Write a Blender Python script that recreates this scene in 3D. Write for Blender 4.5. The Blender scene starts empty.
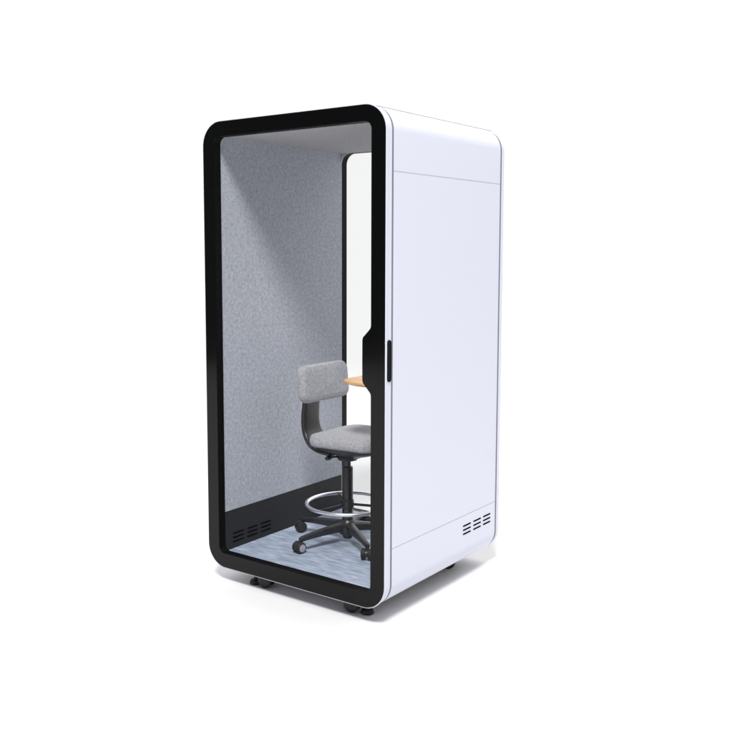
import bpy, bmesh, math, random
from mathutils import Vector, Matrix
random.seed(4)
PI = math.pi
S = bpy.context.scene
COL = S.collection

# ------------------------------------------------------------------ materials
def new_mat(name):
    m = bpy.data.materials.new(name); m.use_nodes = True
    nt = m.node_tree
    return m, nt, nt.nodes['Principled BSDF']

def plain(name, col, rough=.5, metal=0., spec=.5, noise=0., bump=0., bscale=300., coat=0.):
    m, nt, b = new_mat(name)
    b.inputs['Base Color'].default_value = (*col, 1)
    b.inputs['Roughness'].default_value = rough
    b.inputs['Metallic'].default_value = metal
    b.inputs['Specular IOR Level'].default_value = spec
    b.inputs['Coat Weight'].default_value = coat
    tc = nt.nodes.new('ShaderNodeTexCoord')
    n = nt.nodes.new('ShaderNodeTexNoise'); n.inputs['Scale'].default_value = 9; n.inputs['Detail'].default_value = 4
    nt.links.new(tc.outputs['Object'], n.inputs['Vector'])
    mr = nt.nodes.new('ShaderNodeMapRange')
    mr.inputs['To Min'].default_value = max(0, rough-.04-noise); mr.inputs['To Max'].default_value = rough+.04+noise
    nt.links.new(n.outputs['Fac'], mr.inputs['Value']); nt.links.new(mr.outputs['Result'], b.inputs['Roughness'])
    if bump:
        n2 = nt.nodes.new('ShaderNodeTexNoise'); n2.inputs['Scale'].default_value = bscale; n2.inputs['Detail'].default_value = 3
        nt.links.new(tc.outputs['Object'], n2.inputs['Vector'])
        bp = nt.nodes.new('ShaderNodeBump'); bp.inputs['Strength'].default_value = bump; bp.inputs['Distance'].default_value = .001
        nt.links.new(n2.outputs['Fac'], bp.inputs['Height']); nt.links.new(bp.outputs['Normal'], b.inputs['Normal'])
    return m

def felt(name, c1, c2, s1=22, s2=170, bump=.6, stretch=(1, 1, 1), dist=.002):
    """pressed wool felt / woven cloth: cloudy mottling with fine speckle"""
    m, nt, b = new_mat(name)
    N = nt.nodes.new; L = nt.links.new
    tc = N('ShaderNodeTexCoord'); mp = N('ShaderNodeMapping'); mp.inputs['Scale'].default_value = stretch
    L(tc.outputs['Object'], mp.inputs['Vector'])
    a = N('ShaderNodeTexNoise'); a.inputs['Scale'].default_value = s1; a.inputs['Detail'].default_value = 6; a.inputs['Roughness'].default_value = .65
    f = N('ShaderNodeTexNoise'); f.inputs['Scale'].default_value = s2; f.inputs['Detail'].default_value = 3; f.inputs['Roughness'].default_value = .7
    L(mp.outputs['Vector'], a.inputs['Vector']); L(mp.outputs['Vector'], f.inputs['Vector'])
    mx = N('ShaderNodeMath'); mx.operation = 'ADD'
    ml = N('ShaderNodeMath'); ml.operation = 'MULTIPLY'; ml.inputs[1].default_value = .5
    L(a.outputs['Fac'], mx.inputs[0]); L(f.outputs['Fac'], mx.inputs[1]); L(mx.outputs[0], ml.inputs[0])
    r = N('ShaderNodeValToRGB'); r.color_ramp.elements[0].position = .38; r.color_ramp.elements[1].position = .62
    r.color_ramp.elements[0].color = (*c1, 1); r.color_ramp.elements[1].color = (*c2, 1)
    L(ml.outputs[0], r.inputs['Fac']); L(r.outputs['Color'], b.inputs['Base Color'])
    bp = N('ShaderNodeBump'); bp.inputs['Strength'].default_value = bump; bp.inputs['Distance'].default_value = dist
    L(f.outputs['Fac'], bp.inputs['Height']); L(bp.outputs['Normal'], b.inputs['Normal'])
    b.inputs['Roughness'].default_value = .95; b.inputs['Specular IOR Level'].default_value = .15
    b.inputs['Sheen Weight'].default_value = .12; b.inputs['Sheen Roughness'].default_value = .5
    return m

def vinyl():
    m, nt, b = new_mat('streaked_blue_vinyl')
    N = nt.nodes.new; L = nt.links.new
    tc = N('ShaderNodeTexCoord'); mp = N('ShaderNodeMapping'); mp.inputs['Scale'].default_value = (7, 34, 1)
    mp.inputs['Rotation'].default_value = (0, 0, math.radians(8))
    L(tc.outputs['Object'], mp.inputs['Vector'])
    a = N('ShaderNodeTexNoise'); a.inputs['Scale'].default_value = 1.4; a.inputs['Detail'].default_value = 7; a.inputs['Roughness'].default_value = .62
    a.inputs['Distortion'].default_value = .25
    L(mp.outputs['Vector'], a.inputs['Vector'])
    r = N('ShaderNodeValToRGB'); e = r.color_ramp.elements
    e[0].position = .3; e[0].color = (.20, .24, .315, 1); e[1].position = .72; e[1].color = (.54, .58, .70, 1)
    k = e.new(.5); k.color = (.335, .395, .49, 1)
    L(a.outputs['Fac'], r.inputs['Fac'])
    h = N('ShaderNodeTexNoise'); h.inputs['Scale'].default_value = .8; h.inputs['Detail'].default_value = 4; L(mp.outputs['Vector'], h.inputs['Vector'])
    r2 = N('ShaderNodeValToRGB'); r2.color_ramp.elements[0].position = .4; r2.color_ramp.elements[1].position = .6
    r2.color_ramp.elements[0].color = (.97, 1, 1, 1); r2.color_ramp.elements[1].color = (1.05, 1.01, 1.05, 1)
    L(h.outputs['Fac'], r2.inputs['Fac'])
    mm = N('ShaderNodeMix'); mm.data_type = 'RGBA'; mm.blend_type = 'MULTIPLY'; mm.inputs['Factor'].default_value = 1
    L(r.outputs['Color'], mm.inputs['A']); L(r2.outputs['Color'], mm.inputs['B']); L(mm.outputs['Result'], b.inputs['Base Color'])
    b.inputs['Roughness'].default_value = .45; b.inputs['Specular IOR Level'].default_value = .35
    bp = N('ShaderNodeBump'); bp.inputs['Strength'].default_value = .15; bp.inputs['Distance'].default_value = .001
    L(a.outputs['Fac'], bp.inputs['Height']); L(bp.outputs['Normal'], b.inputs['Normal'])
    return m

def wood():
    m, nt, b = new_mat('honey_oak_veneer')
    N = nt.nodes.new; L = nt.links.new
    tc = N('ShaderNodeTexCoord'); mp = N('ShaderNodeMapping'); mp.inputs['Scale'].default_value = (4, 40, 40)
    L(tc.outputs['Object'], mp.inputs['Vector'])
    a = N('ShaderNodeTexNoise'); a.inputs['Scale'].default_value = 1.6; a.inputs['Detail'].default_value = 6; a.inputs['Distortion'].default_value = .8
    L(mp.outputs['Vector'], a.inputs['Vector'])
    r = N('ShaderNodeValToRGB'); e = r.color_ramp.elements
    e[0].position = .3; e[0].color = (.50, .25, .10, 1); e[1].position = .7; e[1].color = (.78, .47, .22, 1)
    L(a.outputs['Fac'], r.inputs['Fac']); L(r.outputs['Color'], b.inputs['Base Color'])
    b.inputs['Roughness'].default_value = .4
    return m

def glass(name, tint, gl=.035):
    m = bpy.data.materials.new(name); m.use_nodes = True; nt = m.node_tree; nt.nodes.clear()
    N = nt.nodes.new; L = nt.links.new
    o = N('ShaderNodeOutputMaterial'); mx = N('ShaderNodeMixShader'); t = N('ShaderNodeBsdfTransparent'); g = N('ShaderNodeBsdfGlossy')
    tc = N('ShaderNodeTexCoord'); n = N('ShaderNodeTexNoise'); n.inputs['Scale'].default_value = 2
    L(tc.outputs['Object'], n.inputs['Vector'])
    mr = N('ShaderNodeMapRange'); mr.inputs['To Min'].default_value = gl*.85; mr.inputs['To Max'].default_value = gl*1.15
    L(n.outputs['Fac'], mr.inputs['Value']); L(mr.outputs['Result'], mx.inputs[0])
    t.inputs['Color'].default_value = (*tint, 1); g.inputs['Roughness'].default_value = .02
    L(t.outputs[0], mx.inputs[1]); L(g.outputs[0], mx.inputs[2]); L(mx.outputs[0], o.inputs['Surface'])
    return m

M_WHITE = plain('white_lacquered_steel', (.625, .64, .74), .42, spec=.35, bump=.05, bscale=500)
M_GROOVE = plain('dark_seam_gasket', (.20, .20, .245), .8, spec=.05)
M_LINE = plain('pale_seam_and_edge_shade', (.44, .44, .49), .7, spec=.1)
M_DOOR = plain('gloss_black_enamel', (.003, .0032, .0035), .12, spec=.19)
M_BLACK = plain('black_powder_coat', (.007, .0075, .008), .5, spec=.08)
M_KICK = plain('charcoal_kick_panel', (.020, .021, .024), .55, spec=.15, bump=.02)
M_FELT = felt('grey_blue_felt', (.31, .327, .378), (.535, .56, .625), 58, 190, .6)
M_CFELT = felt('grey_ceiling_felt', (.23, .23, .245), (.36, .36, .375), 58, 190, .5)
M_CLOTH = felt('grey_woven_cloth', (.25, .255, .28), (.45, .455, .485), 80, 240, .5, dist=.001)
M_VINYL = vinyl()
M_WOOD = wood()
M_GLASS = glass('clear_glass', (.943, .945, .947), .006)
M_PLAST = plain('black_nylon', (.022, .022, .024), .38, spec=.5, bump=.12, bscale=700)
M_TUBE = plain('satin_black_steel', (.018, .018, .02), .3, spec=.5)
M_CHROME = plain('brushed_chrome', (.92, .92, .94), .32, metal=1.)
M_CAP = plain('grey_hub_cap', (.42, .40, .43), .35)
M_RUBBER = plain('black_rubber', (.014, .014, .015), .6)
M_FLOOR = plain('white_studio_floor', (.77, .77, .775), .6, spec=.1)
M_HOLE = plain('vent_slot_black', (.0015, .0015, .002), .9, spec=0)
M_SHADE_PLATE = plain('grey_shade_plate', (.5, .5, .5), .7, spec=.1)
M_MATTE = plain('matte_black_lining', (.004, .004, .0045), .6, spec=.06)

# ------------------------------------------------------------------ helpers
def link(name, bm, mat, parent=None, bevel=0., seg=2, ang=35, mats=None):
    bmesh.ops.recalc_face_normals(bm, faces=bm.faces[:])
    me = bpy.data.meshes.new(name); bm.to_mesh(me); bm.free()
    me.materials.append(mat)
    for x in (mats or []): me.materials.append(x)
    o = bpy.data.objects.new(name, me); COL.objects.link(o)
    if parent: o.parent = parent
    for p in me.polygons: p.use_smooth = True
    me.set_sharp_from_angle(angle=math.radians(ang))
    if bevel:
        b = o.modifiers.new('bevel', 'BEVEL'); b.width = bevel; b.segments = seg; b.limit_method = 'ANGLE'
        b.angle_limit = math.radians(40); b.harden_normals = True
    return o

def empty(name, loc, label, cat):
    o = bpy.data.objects.new(name, None); COL.objects.link(o); o.location = loc
    o['label'] = label; o['category'] = cat
    return o

def rr(x0, x1, z0, z1, r, n=14):
    """rounded rectangle in xz, counter-clockwise, 4*(n+1) points"""
    P = []
    for cx, cz, a0 in ((x1-r, z0+r, -90), (x1-r, z1-r, 0), (x0+r, z1-r, 90), (x0+r, z0+r, 180)):
        for i in range(n+1):
            a = math.radians(a0+90*i/n); P.append((cx+r*math.cos(a), cz+r*math.sin(a)))
    return P

def ring(bm, outer, inner, y0, y1):
    n = len(outer)
    V = [[bm.verts.new((x, y, z)) for x, z in lp] for lp, y in ((outer, y0), (inner, y0), (inner, y1), (outer, y1))]
    for k in range(4):
        A, B = V[k], V[(k+1) % 4]
        for i in range(n):
            j = (i+1) % n; bm.faces.new((A[i], A[j], B[j], B[i]))

def strip(bm, outer, inner, y0, y1):
    """open piece of a ring (closed at both ends)"""
    n = len(outer)
    V = [[bm.verts.new((x, y, z)) for x, z in lp] for lp, y in ((outer, y0), (inner, y0), (inner, y1), (outer, y1))]
    for k in range(4):
        A, B = V[k], V[(k+1) % 4]
        for i in range(n-1): bm.faces.new((A[i], A[i+1], B[i+1], B[i]))
    bm.faces.new([V[k][0] for k in range(4)]); bm.faces.new([V[k][-1] for k in range(4)])

def box(bm, x0, x1, y0, y1, z0, z1, mi=0, M=None):
    v = [bm.verts.new(Vector((x, y, z)) if M is None else M @ Vector((x, y, z))) for x in (x0, x1) for y in (y0, y1) for z in (z0, z1)]
    for f in ((0, 1, 3, 2), (4, 6, 7, 5), (0, 4, 5, 1), (2, 3, 7, 6), (0, 2, 6, 4), (1, 5, 7, 3)):
        bm.faces.new([v[i] for i in f]).material_index = mi

def prism(bm, pts, f, h0, h1, mi=0):
    """pts: 2-D outline, f(u, v, h) -> 3-D"""
    A = [bm.verts.new(f(u, v, h0)) for u, v in pts]; B = [bm.verts.new(f(u, v, h1)) for u, v in pts]
    n = len(pts)
    for i in range(n): bm.faces.new((A[i], A[(i+1) % n], B[(i+1) % n], B[i])).material_index = mi
    bm.faces.new(A).material_index = mi; bm.faces.new(B[::-1]).material_index = mi

def lathe(bm, prof, M, n=40, closed=True, mi=0):
    """prof: (radius, height) about local z"""
    rings = []
    for r, h in prof:
        if r < 1e-6: rings.append([bm.verts.new(M @ Vector((0, 0, h)))])
        else: rings.append([bm.verts.new(M @ Vector((r*math.cos(2*PI*i/n), r*math.sin(2*PI*i/n), h))) for i in range(n)])
    for A, B in zip(rings, rings[1:]):
        for i in range(n):
            j = (i+1) % n
            if len(A) == 1: f = (A[0], B[i], B[j])
            elif len(B) == 1: f = (A[i], B[0], A[j])
            else: f = (A[i], B[i], B[j], A[j])
            bm.faces.new(f).material_index = mi

def sweep(bm, secs):
    """secs: list of closed loops of Vectors"""
    R = [[bm.verts.new(p) for p in s] for s in secs]; n = len(R[0])
    for A, B in zip(R, R[1:]):
        for i in range(n): bm.faces.new((A[i], A[(i+1) % n], B[(i+1) % n], B[i]))
    bm.faces.new(R[0]); bm.faces.new(R[-1][::-1])

def tube(bm, pts, rad, n=12, closed=False):
    secs = []
    k = len(pts)
    for i, p in enumerate(pts):
        a = pts[(i-1) % k] if (closed or i) else pts[i]; b = pts[(i+1) % k] if (closed or i < k-1) else pts[i]
        t = (b-a).normalized(); s = t.cross(Vector((0, 0, 1)))
        if s.length < 1e-3: s = Vector((1, 0, 0))
        s.normalize(); u = s.cross(t)
        secs.append([p+rad*(s*math.cos(2*PI*j/n)+u*math.sin(2*PI*j/n)) for j in range(n)])
    if closed:
        R = [[bm.verts.new(p) for p in s] for s in secs]
        for q in range(k):
            A, B = R[q], R[(q+1) % k]
            for i in range(n): bm.faces.new((A[i], A[(i+1) % n], B[(i+1) % n], B[i]))
    else: sweep(bm, secs)

# ------------------------------------------------------------------ floor
bm = bmesh.new()
c = bm.verts.new((-.5, .5, 0)); rows = []
for R in (2, 4, 6, 8, 9.5):
    rows.append([bm.verts.new((-.5+R*math.cos(2*PI*i/96), .5+R*math.sin(2*PI*i/96), 0)) for i in range(96)])
for i in range(96): bm.faces.new((c, rows[0][i], rows[0][(i+1) % 96]))
for A, B in zip(rows, rows[1:]):
    for i in range(96): bm.faces.new((A[i], B[i], B[(i+1) % 96], A[(i+1) % 96]))
fl = link('floor', bm, M_FLOOR); fl['kind'] = 'structure'

# ------------------------------------------------------------------ booth
W, D, B0, T0 = 1.074, 1.074, .08, 2.27
R0 = .112
booth = empty('office_booth', (-W/2, D/2, 0), 'tall white booth on castors with a black framed glass door and grey felt lining', 'booth')
OFF = Vector((W/2, -D/2, 0))
def bl(name, bm, mat, parent=None, **k):
    for v in bm.verts: v.co += OFF
    return link(name, bm, mat, parent or booth, **k)

S1, S2, G = .0545, 1.0205, .0062      # seams at .0545 and 1.0305 (half width G)
S2 = 1.0310
def outl(d, r=None, n=18): return rr(-W+d, -d, B0+d, T0-d, (R0-d) if r is None else r, n)

# front and rear rims (white rings)
bm = bmesh.new()
secs = [[Vector((x, y, z)) for x, z in outl(d)] for d, y in ((.036, .001), (-.0045, .001), (-.0045, .007), (0, .018), (0, S1-G), (.036, S1-G), (.036, .001))]
Rg = [[bm.verts.new(p) for p in q] for q in secs[:-1]]
for A_, B_ in zip(Rg, Rg[1:]+Rg[:1]):
    for i in range(len(A_)): bm.faces.new((A_[i], A_[(i+1) % len(A_)], B_[(i+1) % len(A_)], B_[i]))
bl('front_rim', bm, M_WHITE, bevel=.002, seg=2)
bm = bmesh.new(); ring(bm, outl(.0), outl(.036), S2+G, D); bl('rear_rim', bm, M_WHITE, bevel=.012, seg=4)
# dark gasket core showing in the seams
bm = bmesh.new(); ring(bm, outl(.0006), outl(.034), S1-G-.002, S2+G+.002); bl('seam_gasket', bm, M_GROOVE)

# outer wrap, cut at the two horizontal seams
Z1, Z2, g = 1.9907, .3502, .0016
n = 18
def arc(d, corners):
    o = rr(-W+d, -d, B0+d, T0-d, R0-d, n)
    out = []
    for k in corners: out += o[k*(n+1):(k+1)*(n+1)]
    return out
def wrap(z, corners, d): # top: corners 1,2 ; bottom: corners 3,0
    a = arc(d, corners)
    return [(a[0][0], z)] + a + [(a[-1][0], z)]
bm = bmesh.new(); strip(bm, wrap(Z1+g, (1, 2), 0), wrap(Z1+g, (1, 2), .012), S1+G, S2-G); bl('top_cover', bm, M_WHITE, bevel=.0012)
bm = bmesh.new(); strip(bm, wrap(Z2-g, (3, 0), 0), wrap(Z2-g, (3, 0), .012), S1+G, S2-G)
lower = bl('lower_cover', bm, M_WHITE, bevel=.0012)
for x0, x1 in ((-.012, 0), (-W, -W+.012)):
    bm = bmesh.new(); box(bm, x0, x1, S1+G, S2-G, Z2+g, Z1-g); bl('side_panel', bm, M_WHITE, bevel=.0012)
# added grey ridge drawing the shaded silhouette along the rounded roof edge
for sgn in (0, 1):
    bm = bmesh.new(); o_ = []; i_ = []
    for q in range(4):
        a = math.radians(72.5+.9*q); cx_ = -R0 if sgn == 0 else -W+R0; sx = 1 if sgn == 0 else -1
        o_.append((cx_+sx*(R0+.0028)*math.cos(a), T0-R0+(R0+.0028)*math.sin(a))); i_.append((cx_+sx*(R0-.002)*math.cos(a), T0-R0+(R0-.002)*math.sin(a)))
    strip(bm, o_, i_, .0, D-.006); bl('roof_edge_shade', bm, M_LINE)
# pale fill behind the horizontal seams
for z in (Z1, Z2):
    for x0, x1 in ((-.0115, -.0002), (-W+.0002, -W+.0115)):
        bm = bmesh.new(); box(bm, x0, x1, S1+G+.001, S2-G-.001, z-g-.004, z+g+.004); bl('seam_strip', bm, M_LINE)
# outer vents: rounded slots, a hair proud dark inserts
def slot(bm, x, y0, y1, z, h, t, mi=0):
    r = h/2; pts = []
    for i in range(9): a = -PI/2+PI*i/8; pts.append((y1-r+r*math.cos(a), z+r*math.sin(a)))
    for i in range(9): a = PI/2+PI*i/8; pts.append((y0+r+r*math.cos(a), z+r*math.sin(a)))
    prism(bm, pts, lambda u, v, hh: Vector((hh, u, v)), x, x+t, mi)
for sx, t in ((0, .0012), (-W, -.0012)):
    for y0 in (.689, .793, .895):
        for q in range(3):
            bm = bmesh.new(); slot(bm, sx-t, y0, y0+.078, .2975-.0205*q, .0075, 2*t)
            bl('vent_slot', bm, M_HOLE, lower)

# ------------------------------------------------------------------ door (black glazed front)
door_in = rr(-1.001, -.073, .152, 2.2, .035, 14)
# replace the right side of the opening with the stepped handle outline (loop passes corner 0 then corner 1)
HB = [(1.030, 0), (1.040, .002), (1.050, .010), (1.075, .0335), (1.084, .042), (1.096, .0455), (1.180, .046), (1.272, .0455), (1.284, .042), (1.292, .0335), (1.316, .010), (1.326, .002), (1.338, 0)]
k = 15
hand = [(-.073-d, z) for z, d in HB]
inner = door_in[:k]+hand+door_in[k:]
m0 = rr(-W+.0, -.0, B0+.0, T0-.0, R0, 14)
outer = m0[:k]+[(0., z) for z, d in HB]+m0[k:]
bm = bmesh.new(); ring(bm, outer, inner, .0, .044)
# shrink outer behind the front lip so that it sits within the rim
bm.verts.ensure_lookup_table()
N_ = len(outer)
for i in range(3*N_, 4*N_):
    v = bm.verts[i]; cx, cz = -W/2, (B0+T0)/2
    v.co.x = cx+(v.co.x-cx)*.93; v.co.z = cz+(v.co.z-cz)*.965
door = None
# front face plate + inner jamb: build plate thin (0..2mm) in front of rim, jamb separately
bm.free()
bm = bmesh.new(); ring(bm, outer, inner, -.001, .0016)
jo = rr(-W+.0365, -.0365, B0+.0365, T0-.0365, R0-.0365, 14); jo = jo[:k]+[(-.0365, z) for z, d in HB]+jo[k:]
door = bl('door', bm, M_DOOR, bevel=.0008, seg=1)
bm = bmesh.new(); ring(bm, jo, inner, .0020, .044); bl('door_jamb', bm, M_MATTE, door)
door['label'] = 'glossy black door frame with a stepped grip on its right side'
bm = bmesh.new()
gp = rr(-1.03, -.045, .125, 2.228, .06, 12)
prism(bm, gp, lambda u, v, h: Vector((u, h, v)), .022, .0223)
bm.free()
bm = bmesh.new(); A = [bm.verts.new((x, .022, z)) for x, z in door_in]; bm.faces.new(A)
bl('glass_pane', bm, M_GLASS, door)
# pull grip let into the front rim, right side
bm = bmesh.new()
pts = []
for i in range(13): a = PI*i/12; pts.append((.0305+.0155*math.cos(a), 1.2605+.0155*math.sin(a)))
for i in range(13): a = PI+PI*i/12; pts.append((.0305+.0155*math.cos(a), 1.1105+.0155*math.sin(a)))
prism(bm, pts, lambda u, v, h: Vector((h, u, v)), .0002, .0042)
bl('door_pull', bm, M_MATTE, door, bevel=.001)

# ------------------------------------------------------------------ rear window
XL, XR, ZF, ZC, YR = -1.004, -.070, .143, 2.205, 1.022
bm = bmesh.new()
ro = rr(-W+.037, -.037, B0+.037, T0-.037, .075, 14); ri = rr(XL-.001, XR+.001, ZF-.001, ZC+.001, .062, 14)
ring(bm, ro, ri, YR+.003, 1.071)
rear = bl('rear_window', bm, M_BLACK, bevel=.001)
bm = bmesh.new(); bm.faces.new([bm.verts.new((x, 1.05, z)) for x, z in ri]); bl('glass_pane', bm, M_GLASS, rear)
# felt return round the window opening, filling the corners
sq = []
for p in rr(XL-.02, XR+.02, ZF-.02, ZC+.02, .001, 14): sq.append(p)
bm = bmesh.new(); ring(bm, sq, ri, YR-.0038, YR+.002); bl('rear_trim', bm, M_FELT)

# ------------------------------------------------------------------ interior lining
KZ = .345
bm = bmesh.new(); box(bm, XL-.028, XL, .046, YR-.004, KZ, ZC+.02); bl('felt_wall', bm, M_FELT)
bm = bmesh.new(); box(bm, XR, XR+.028, .046, YR-.004, KZ, ZC+.02); bl('felt_wall', bm, M_FELT)
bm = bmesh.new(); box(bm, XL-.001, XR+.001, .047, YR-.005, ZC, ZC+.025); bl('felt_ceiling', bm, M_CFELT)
for x0, x1, xs, t in ((XL-.028, XL+.001, XL+.001, .001), (XR-.001, XR+.028, XR-.001, -.001)):
    bm = bmesh.new(); box(bm, x0, x1, .046, YR-.0045, ZF-.02, KZ-.001)
    kp = bl('kick_panel', bm, M_KICK, bevel=.001)
    for y0 in (.101, .206, .311):
        for q in range(3):
            bm = bmesh.new(); slot(bm, xs-t, y0, y0+.08, .220-.0215*q, .0085, 2*t)
            bl('vent_slot', bm, M_HOLE, kp)
bm = bmesh.new(); box(bm, XL+.0015, XR-.0015, .0465, YR-.0035, ZF-.015, ZF); bl('vinyl_floor', bm, M_VINYL)
bm = bmesh.new(); box(bm, XL-.03, XR+.03, .047, YR, B0+.035, ZF-.017); bl('floor_deck', bm, M_KICK)
bm = bmesh.new(); box(bm, -W+.10, -.10, S1+.02, S2-.02, B0-.010, B0-.001); bl('shade_plate', bm, M_SHADE_PLATE, bevel=.002)  # added unseen plate under the booth, its grey sets the ground shadow depth
# desk top with rounded free end and undercut edge
def desk_outline(s):
    x0, x1, y0, y1 = -.538+s, XR, .335+s, .70-s
    r0 = .13
    pts = [(x1, y0), (x1, y1)]
    for cy, a0 in ((y1-r0, 90), (y0+r0, 180)):
        for i in range(17):
            a = math.radians(a0+90*i/16); pts.append((x0+r0+r0*math.cos(a), cy+r0*math.sin(a)))
    return pts
bm = bmesh.new()
secs = [[Vector((x, y, z)) for x, y in desk_outline(s)] for s, z in ((.020, 1.001), (.005, 1.007), (0, 1.011), (0, 1.017), (.003, 1.020))]
sweep(bm, secs)
desk = bl('desk', bm, M_WOOD, ang=30)
bm = bmesh.new(); box(bm, XR-.20, XR-.0005, .45, .475, .90, 1.0005); box(bm, XR-.012, XR-.0005, .44, .60, .84, 1.0005)
bl('bracket', bm, M_BLACK, desk, bevel=.002)

# ------------------------------------------------------------------ booth castors with levelling feet
def castor(x, y, wa, fa):
    Mx = Matrix.Translation((x, y, 0))
    bm = bmesh.new(); lathe(bm, [(0, .081), (.034, .081), (.034, .066), (.026, .062), (0, .062)], Mx, 24)
    c, s = math.cos(wa), math.sin(wa)
    # curved fender over the wheel
    Mf = Mx @ Matrix.Rotation(wa, 4, 'Z')
    pts = [(.052*math.cos(a), .040+.032*math.sin(a)) for a in [math.radians(d) for d in range(-10, 191, 20)]]
    prism(bm, [(u, v) for u, v in pts], lambda u, v, h: Mf @ Vector((u, h, v)), -.016, .016)
    p = bl('castor', bm, M_PLAST, bevel=.002)
    for off in (-.026, .026):
        bm = bmesh.new()
        Mw = Mf @ Matrix.Translation((0, off, .0375)) @ Matrix.Rotation(PI/2, 4, 'X')
        lathe(bm, [(0, -.011), (.02, -.011), (.030, -.0105), (.0355, -.008), (.0375, -.004), (.0375, .004), (.0355, .008), (.030, .0105), (.02, .011), (0, .011)], Mw, 32)
        bl('wheel', bm, M_RUBBER, p)
    fx, fy = .072*math.cos(fa), .072*math.sin(fa)
    bm = bmesh.new()
    lathe(bm, [(0, .079), (.009, .079), (.009, .022), (.024, .020), (.030, .014), (.031, .004), (.029, .001), (0, .001)], Mx @ Matrix.Translation((fx, fy, 0)), 24)
    bl('levelling_foot', bm, M_RUBBER, p)
    return p
castor(-.765, .095, math.radians(10), math.radians(185))
castor(-.240, .104, math.radians(10), math.radians(8))
castor(-.195, .865, math.radians(60), math.radians(180))
castor(-.810, .880, math.radians(-20), math.radians(0))

# ------------------------------------------------------------------ chair
CX, CY = -.605, .545
stool = empty('drafting_chair', (CX, CY, ZF), 'grey upholstered drafting chair with chrome foot ring on black star base, inside the booth', 'chair')
COFF = Vector((-CX, -CY, -ZF))
def cl(name, bm, mat, parent=None, **k):
    for v in bm.verts: v.co += COFF
    return link(name, bm, mat, parent or stool, **k)
CR = Matrix.Rotation(math.radians(0), 4, 'Z')

def cushion(c, half, rc, re, M, bow=0., crown=0., nz=10):
    """upholstered pad: plan outline = rounded rect (u,v) with corner rc; edge rounded by re in w (thickness)"""
    bm = bmesh.new(); secs = []
    hu, hv, hw = half
    lv = []
    lv = [(re*a_, w_) for a_, w_ in ((1, -1), (.5, -.94), (.18, -.78), (.03, -.5), (0, -.15), (.02, .22), (.10, .50), (.24, .72), (.38, .86), (.48, .90), (.58, .905), (.70, .93), (.85, .965), (1, 1))]
    cap = [.93, .8, .6, .35, .12]
    def outline(inset):
        r = max(.012, rc-inset)
        return rr(-hu+inset, hu-inset, -hv+inset, hv-inset, r, 12)
    loops = []
    for f in cap[::-1]:
        o = outline(re); loops.append([(u*f, v*f, -hw) for u, v in o])
    for ins, w in lv:
        loops.append([(u, v, w*hw) for u, v in outline(ins)])
    for f in cap:
        o = outline(re); loops.append([(u*f, v*f, hw) for u, v in o])
    def P(u, v, w):
        ww = w+bow*(v/hv)**2*1.0
        if w > 0: ww += crown*max(0, 1-(u/hu)**2)*max(0, 1-(v/hv)**2)
        return M @ (Vector(c)+Vector((u, v, ww)))
    R = [[bm.verts.new(P(*p)) for p in L] for L in loops]; n_ = len(R[0])
    for A, B in zip(R, R[1:]):
        for i in range(n_): bm.faces.new((A[i], A[(i+1) % n_], B[(i+1) % n_], B[i]))
    bm.faces.new(R[0]); bm.faces.new(R[-1][::-1])
    return bm

# seat pad: u = x, v = y, w = z
Ms = Matrix.Translation((-.528, CY+.010, .698)) @ Matrix.Rotation(math.radians(-1.5), 4, 'Y')
seat = cl('seat', cushion((0, 0, 0), (.212, .214, .030), .09, .028, Ms, crown=.006), M_CLOTH, ang=60)
# welt line round the pad
# seat shell below the pad: tapering pan
bm = bmesh.new(); secs = []
for s, z, ox in ((.004, .672, 0), (.012, .660, 0), (.055, .640, -.004), (.105, .618, -.03), (.150, .600, -.05), (.165, .590, -.055)):
    hx, hy = .213-s, .208-s
    o = rr(-hx, hx, -hy, hy, max(.03, .10-s*.5), 10)
    secs.append([Vector((-.528+ox+u, CY+.010+v, z+.026*u)) for u, v in o])
sweep(bm, secs); cl('seat_shell', bm, M_PLAST, ang=50)
bm = bmesh.new(); lathe(bm, [(0, .606), (.055, .606), (.06, .596), (.05, .578), (.028, .572), (0, .572)], Matrix.Translation((CX, CY, 0)), 28)
mech = cl('tilt_mechanism', bm, M_PLAST)
bm = bmesh.new(); tube(bm, [Vector((CX-.03, CY-.03, .592)), Vector((CX-.035, CY-.07, .600)), Vector((CX-.04, CY-.10, .600))], .005)
lathe(bm, [(0, -.02), (.010, -.018), (.012, 0), (.010, .018), (0, .02)], Matrix.Translation((CX-.041, CY-.108, .600)) @ Matrix.Rotation(PI/2, 4, 'X'), 16)
cl('lever', bm, M_PLAST, mech)
# backrest pad: u -> y, v -> z, w -> x (front)
tilt = math.radians(6)
Mb = Matrix.Translation((-.772, CY+.012, .972)) @ Matrix.Rotation(-tilt, 4, 'Y') @ Matrix(((0, 0, 1, 0), (1, 0, 0, 0), (0, 1, 0, 0), (0, 0, 0, 1)))
cl('backrest', cushion((0, 0, 0), (.192, .098, .029), .048, .028, Mb, crown=.006), M_CLOTH, ang=60)
# J-shaped back bracket: wide flat plastic blade
prof = [(-.822, 1.02), (-.832, .94), (-.845, .87), (-.853, .80), (-.853, .745), (-.842, .70), (-.815, .664), (-.775, .640), (-.72, .622), (-.66, .612)]
wid = [.045, .058, .064, .067, .068, .072, .084, .10, .105, .09]
th = [.010, .012, .014, .016, .017, .018, .018, .017, .016, .014]
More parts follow.
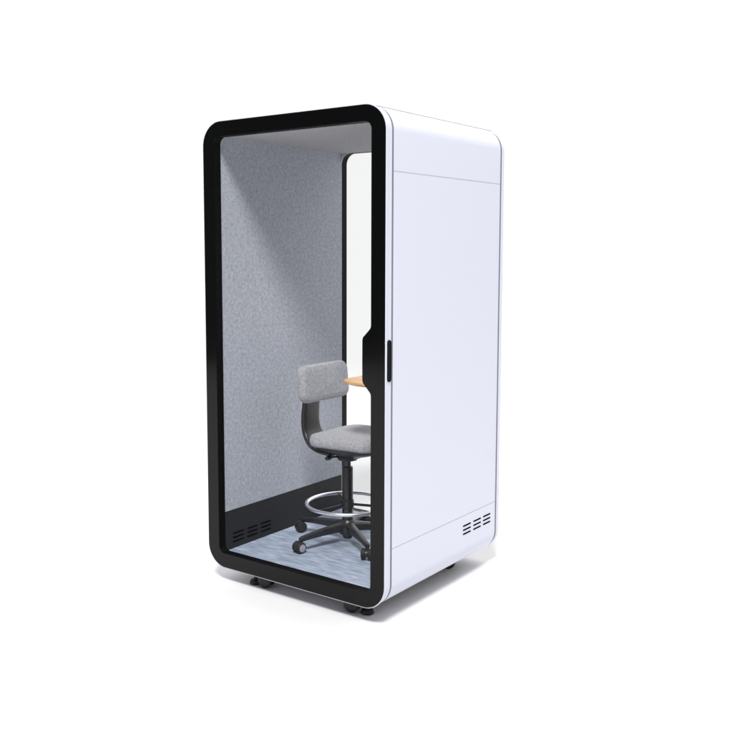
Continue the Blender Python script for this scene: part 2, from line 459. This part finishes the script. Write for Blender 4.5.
# smooth the profile with Catmull-Rom
def cr(P, m=5):
    out = []
    for i in range(len(P)-1):
        p0 = P[max(0, i-1)]; p1 = P[i]; p2 = P[i+1]; p3 = P[min(len(P)-1, i+2)]
        for q in range(m):
            t = q/m
            out.append(tuple(.5*((2*b)+(-a+c_)*t+(2*a-5*b+4*c_-d)*t*t+(-a+3*b-3*c_+d)*t**3) for a, b, c_, d in zip(p0, p1, p2, p3)))
    out.append(tuple(P[-1])); return out
PP = cr([(x, z, w, t) for (x, z), w, t in zip(prof, wid, th)])
bm = bmesh.new(); secs = []
for i, (x, z, w, t) in enumerate(PP):
    a = PP[max(0, i-1)]; b = PP[min(len(PP)-1, i+1)]
    tx, tz = b[0]-a[0], b[1]-a[1]; l = math.hypot(tx, tz); nx, nz = -tz/l, tx/l
    sec = []
    for j in range(28):
        q = 2*PI*j/28; cc, ss = math.cos(q), math.sin(q)
        u = w*math.copysign(abs(cc)**.45, cc); v = t*math.copysign(abs(ss)**.6, ss)
        dish = -.006*(1-(u/w)**2) if v*1 > 0 else 0
        sec.append(Vector((x+nx*(v+dish*.0), CY+u, z+nz*v)))
    secs.append(sec)
sweep(bm, secs); cl('back_bracket', bm, M_PLAST, ang=50)
# gas lift
bm = bmesh.new(); lathe(bm, [(0, .535), (.0185, .535), (.0185, .600), (0, .600)], Matrix.Translation((CX-.002, CY, 0)), 28)
cl('piston', bm, M_TUBE)
bm = bmesh.new(); lathe(bm, [(0, .20), (.028, .20), (.028, .534), (.0265, .541), (.0195, .543), (0, .543)], Matrix.Translation((CX, CY, 0)), 32)
cl('gas_column', bm, M_TUBE)
# foot ring
RZ, RR = .345, .214
bm = bmesh.new(); tube(bm, [Vector((CX+RR*math.cos(2*PI*i/72), CY+RR*math.sin(2*PI*i/72), RZ)) for i in range(72)], .0095, 14, True)
fr = cl('foot_ring', bm, M_CHROME, ang=80)
bm = bmesh.new()
lathe(bm, [(.0282, .322), (.031, .322), (.033, .328), (.033, .362), (.031, .368), (.0282, .368)], Matrix.Translation((CX, CY, 0)), 28)
for k in range(3):
    a = math.radians(20+120*k)
    tube(bm, [Vector((CX+.034*math.cos(a), CY+.034*math.sin(a), RZ-.002)), Vector((CX+(RR-.006)*math.cos(a), CY+(RR-.006)*math.sin(a), RZ-.002))], .007)
cl('spoke', bm, M_TUBE, fr)
# star base
bm = bmesh.new(); lathe(bm, [(0, .262), (.030, .262), (.036, .256), (.045, .235), (.050, .215), (.046, .19), (.03, .18), (.022, .162), (0, .160)], Matrix.Translation((CX, CY, 0)), 32)
cl('hub', bm, M_PLAST)
A0, RL = -34, .295
SW = [115, 79, 60, 250, 150]
for k in range(5):
    a = math.radians(A0-72*k); ca, sa = math.cos(a), math.sin(a)
    secs = []
    for s_, zc, hw, hh in ((.030, .226, .024, .026), (.09, .225, .022, .022), (.17, .221, .019, .018), (.24, .215, .016, .0145), (.288, .210, .0145, .013), (.302, .208, .011, .010)):
        sec = []
        for j in range(20):
            q = 2*PI*j/20; cc, ss = math.cos(q), math.sin(q)
            u = hw*math.copysign(abs(cc)**.55, cc)*(1-.18*(ss < 0)); v = hh*math.copysign(abs(ss)**.55, ss)
            sec.append(Vector((CX+ca*s_-sa*u, CY+sa*s_+ca*u, zc+v)))
        secs.append(sec)
    bm = bmesh.new(); sweep(bm, secs); leg = cl('leg', bm, M_PLAST, ang=45)
    # castor
    px, py = CX+ca*RL, CY+sa*RL
    w = math.radians(SW[k]); Mc = Matrix.Translation((px, py, ZF)) @ Matrix.Rotation(w, 4, 'Z')
    bm = bmesh.new(); lathe(bm, [(0, .066), (.009, .066), (.009, .040), (0, .040)], Matrix.Translation((px, py, ZF)), 16)
    pts = [(-.012+.0265*math.cos(q), .028+.0255*math.sin(q)) for q in [math.radians(d) for d in range(-20, 201, 20)]]
    prism(bm, pts, lambda u, v, h: Mc @ Vector((u, h, v)), -.007, .007)
    cs = cl('castor', bm, M_PLAST, bevel=.001)
    for off in (-1, 1):
        Mw = Mc @ Matrix.Translation((-.012, off*.0175, .0285)) @ Matrix.Rotation(-off*PI/2, 4, 'X')
        bm = bmesh.new()
        lathe(bm, [(0, -.0095), (.026, -.0095), (.028, -.006), (.0285, 0), (.028, .005), (.0255, .0085), (.021, .0098), (0, .0098)], Mw, 32)
        wh = cl('wheel', bm, M_RUBBER, cs)
        for f in []: pass
    # grey caps on the outer faces belong to the castor body
        bm = bmesh.new(); lathe(bm, [(0, .0098), (.0195, .0098), (.0190, .0112), (.012, .0120), (0, .0122)], Mw, 28)
        cl('hub_cap', bm, M_CAP if k == 1 else M_PLAST, cs)

# ------------------------------------------------------------------ light
wd = bpy.data.worlds.new('World'); S.world = wd; wd.use_nodes = True
nt = wd.node_tree; N = nt.nodes.new; L = nt.links.new
bg = nt.nodes['Background']
tc = N('ShaderNodeTexCoord'); sp = N('ShaderNodeSeparateXYZ'); L(tc.outputs['Generated'], sp.inputs[0])
def mrange(src, a, b, c, d, smooth=True):
    m = N('ShaderNodeMapRange'); m.interpolation_type = 'SMOOTHSTEP' if smooth else 'LINEAR'
    m.inputs['From Min'].default_value = a; m.inputs['From Max'].default_value = b
    m.inputs['To Min'].default_value = c; m.inputs['To Max'].default_value = d
    L(src, m.inputs['Value']); return m.outputs['Result']
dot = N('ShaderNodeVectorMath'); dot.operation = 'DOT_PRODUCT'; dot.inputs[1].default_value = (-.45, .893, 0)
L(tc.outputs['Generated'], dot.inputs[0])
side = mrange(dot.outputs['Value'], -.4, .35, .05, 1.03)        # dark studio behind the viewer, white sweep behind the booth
up = N('ShaderNodeVectorMath'); up.operation = 'DOT_PRODUCT'; up.inputs[1].default_value = (.03, .52, .8537)
L(tc.outputs['Generated'], up.inputs[0])
top = mrange(up.outputs['Value'], .50, .94, 0, 1.15)                # overhead softbox
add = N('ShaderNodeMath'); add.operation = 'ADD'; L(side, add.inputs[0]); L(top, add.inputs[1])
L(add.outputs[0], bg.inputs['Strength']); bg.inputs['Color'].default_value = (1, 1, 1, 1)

def area(name, loc, target, size, power):
    l = bpy.data.lights.new(name, 'AREA'); l.shape = 'DISK'; l.size = size; l.energy = power; l.color = (1, .995, .98)
    o = bpy.data.objects.new(name, l); COL.objects.link(o); o.location = loc
    o.rotation_euler = (Vector(target)-Vector(loc)).to_track_quat('-Z', 'Y').to_euler()
area('key_lamp', (3.7, -7.0, 12.7), (-.9, .4, 1.0), 3.6, 2550)

# ------------------------------------------------------------------ camera (calibrated)
cam = bpy.data.cameras.new('camera'); co = bpy.data.objects.new('camera', cam); COL.objects.link(co); S.camera = co
cx, cy, cz, yaw, pitch, f, px, py = 2.18572919, -3.18759057, 1.65529703, .644259631, -.0970829789, 913.900436, 345.635198, 339.872239
fw = Vector((-math.sin(yaw)*math.cos(pitch), math.cos(yaw)*math.cos(pitch), math.sin(pitch)))
r = Vector((math.cos(yaw), math.sin(yaw), 0)); u = r.cross(fw)
co.matrix_world = Matrix(((r.x, u.x, -fw.x, cx), (r.y, u.y, -fw.y, cy), (r.z, u.z, -fw.z, cz), (0, 0, 0, 1)))
cam.sensor_width = 36; cam.lens = 36*f/730
cam.shift_x = (365-px)/730; cam.shift_y = (py-365)/730
cam.clip_end = 200; cam.clip_start = .05

S.view_settings.view_transform = 'Standard'; S.view_settings.look = 'None'; S.view_settings.gamma = 1
S.view_settings.exposure = 0
S.render.resolution_x = 1024; S.render.resolution_y = 1024
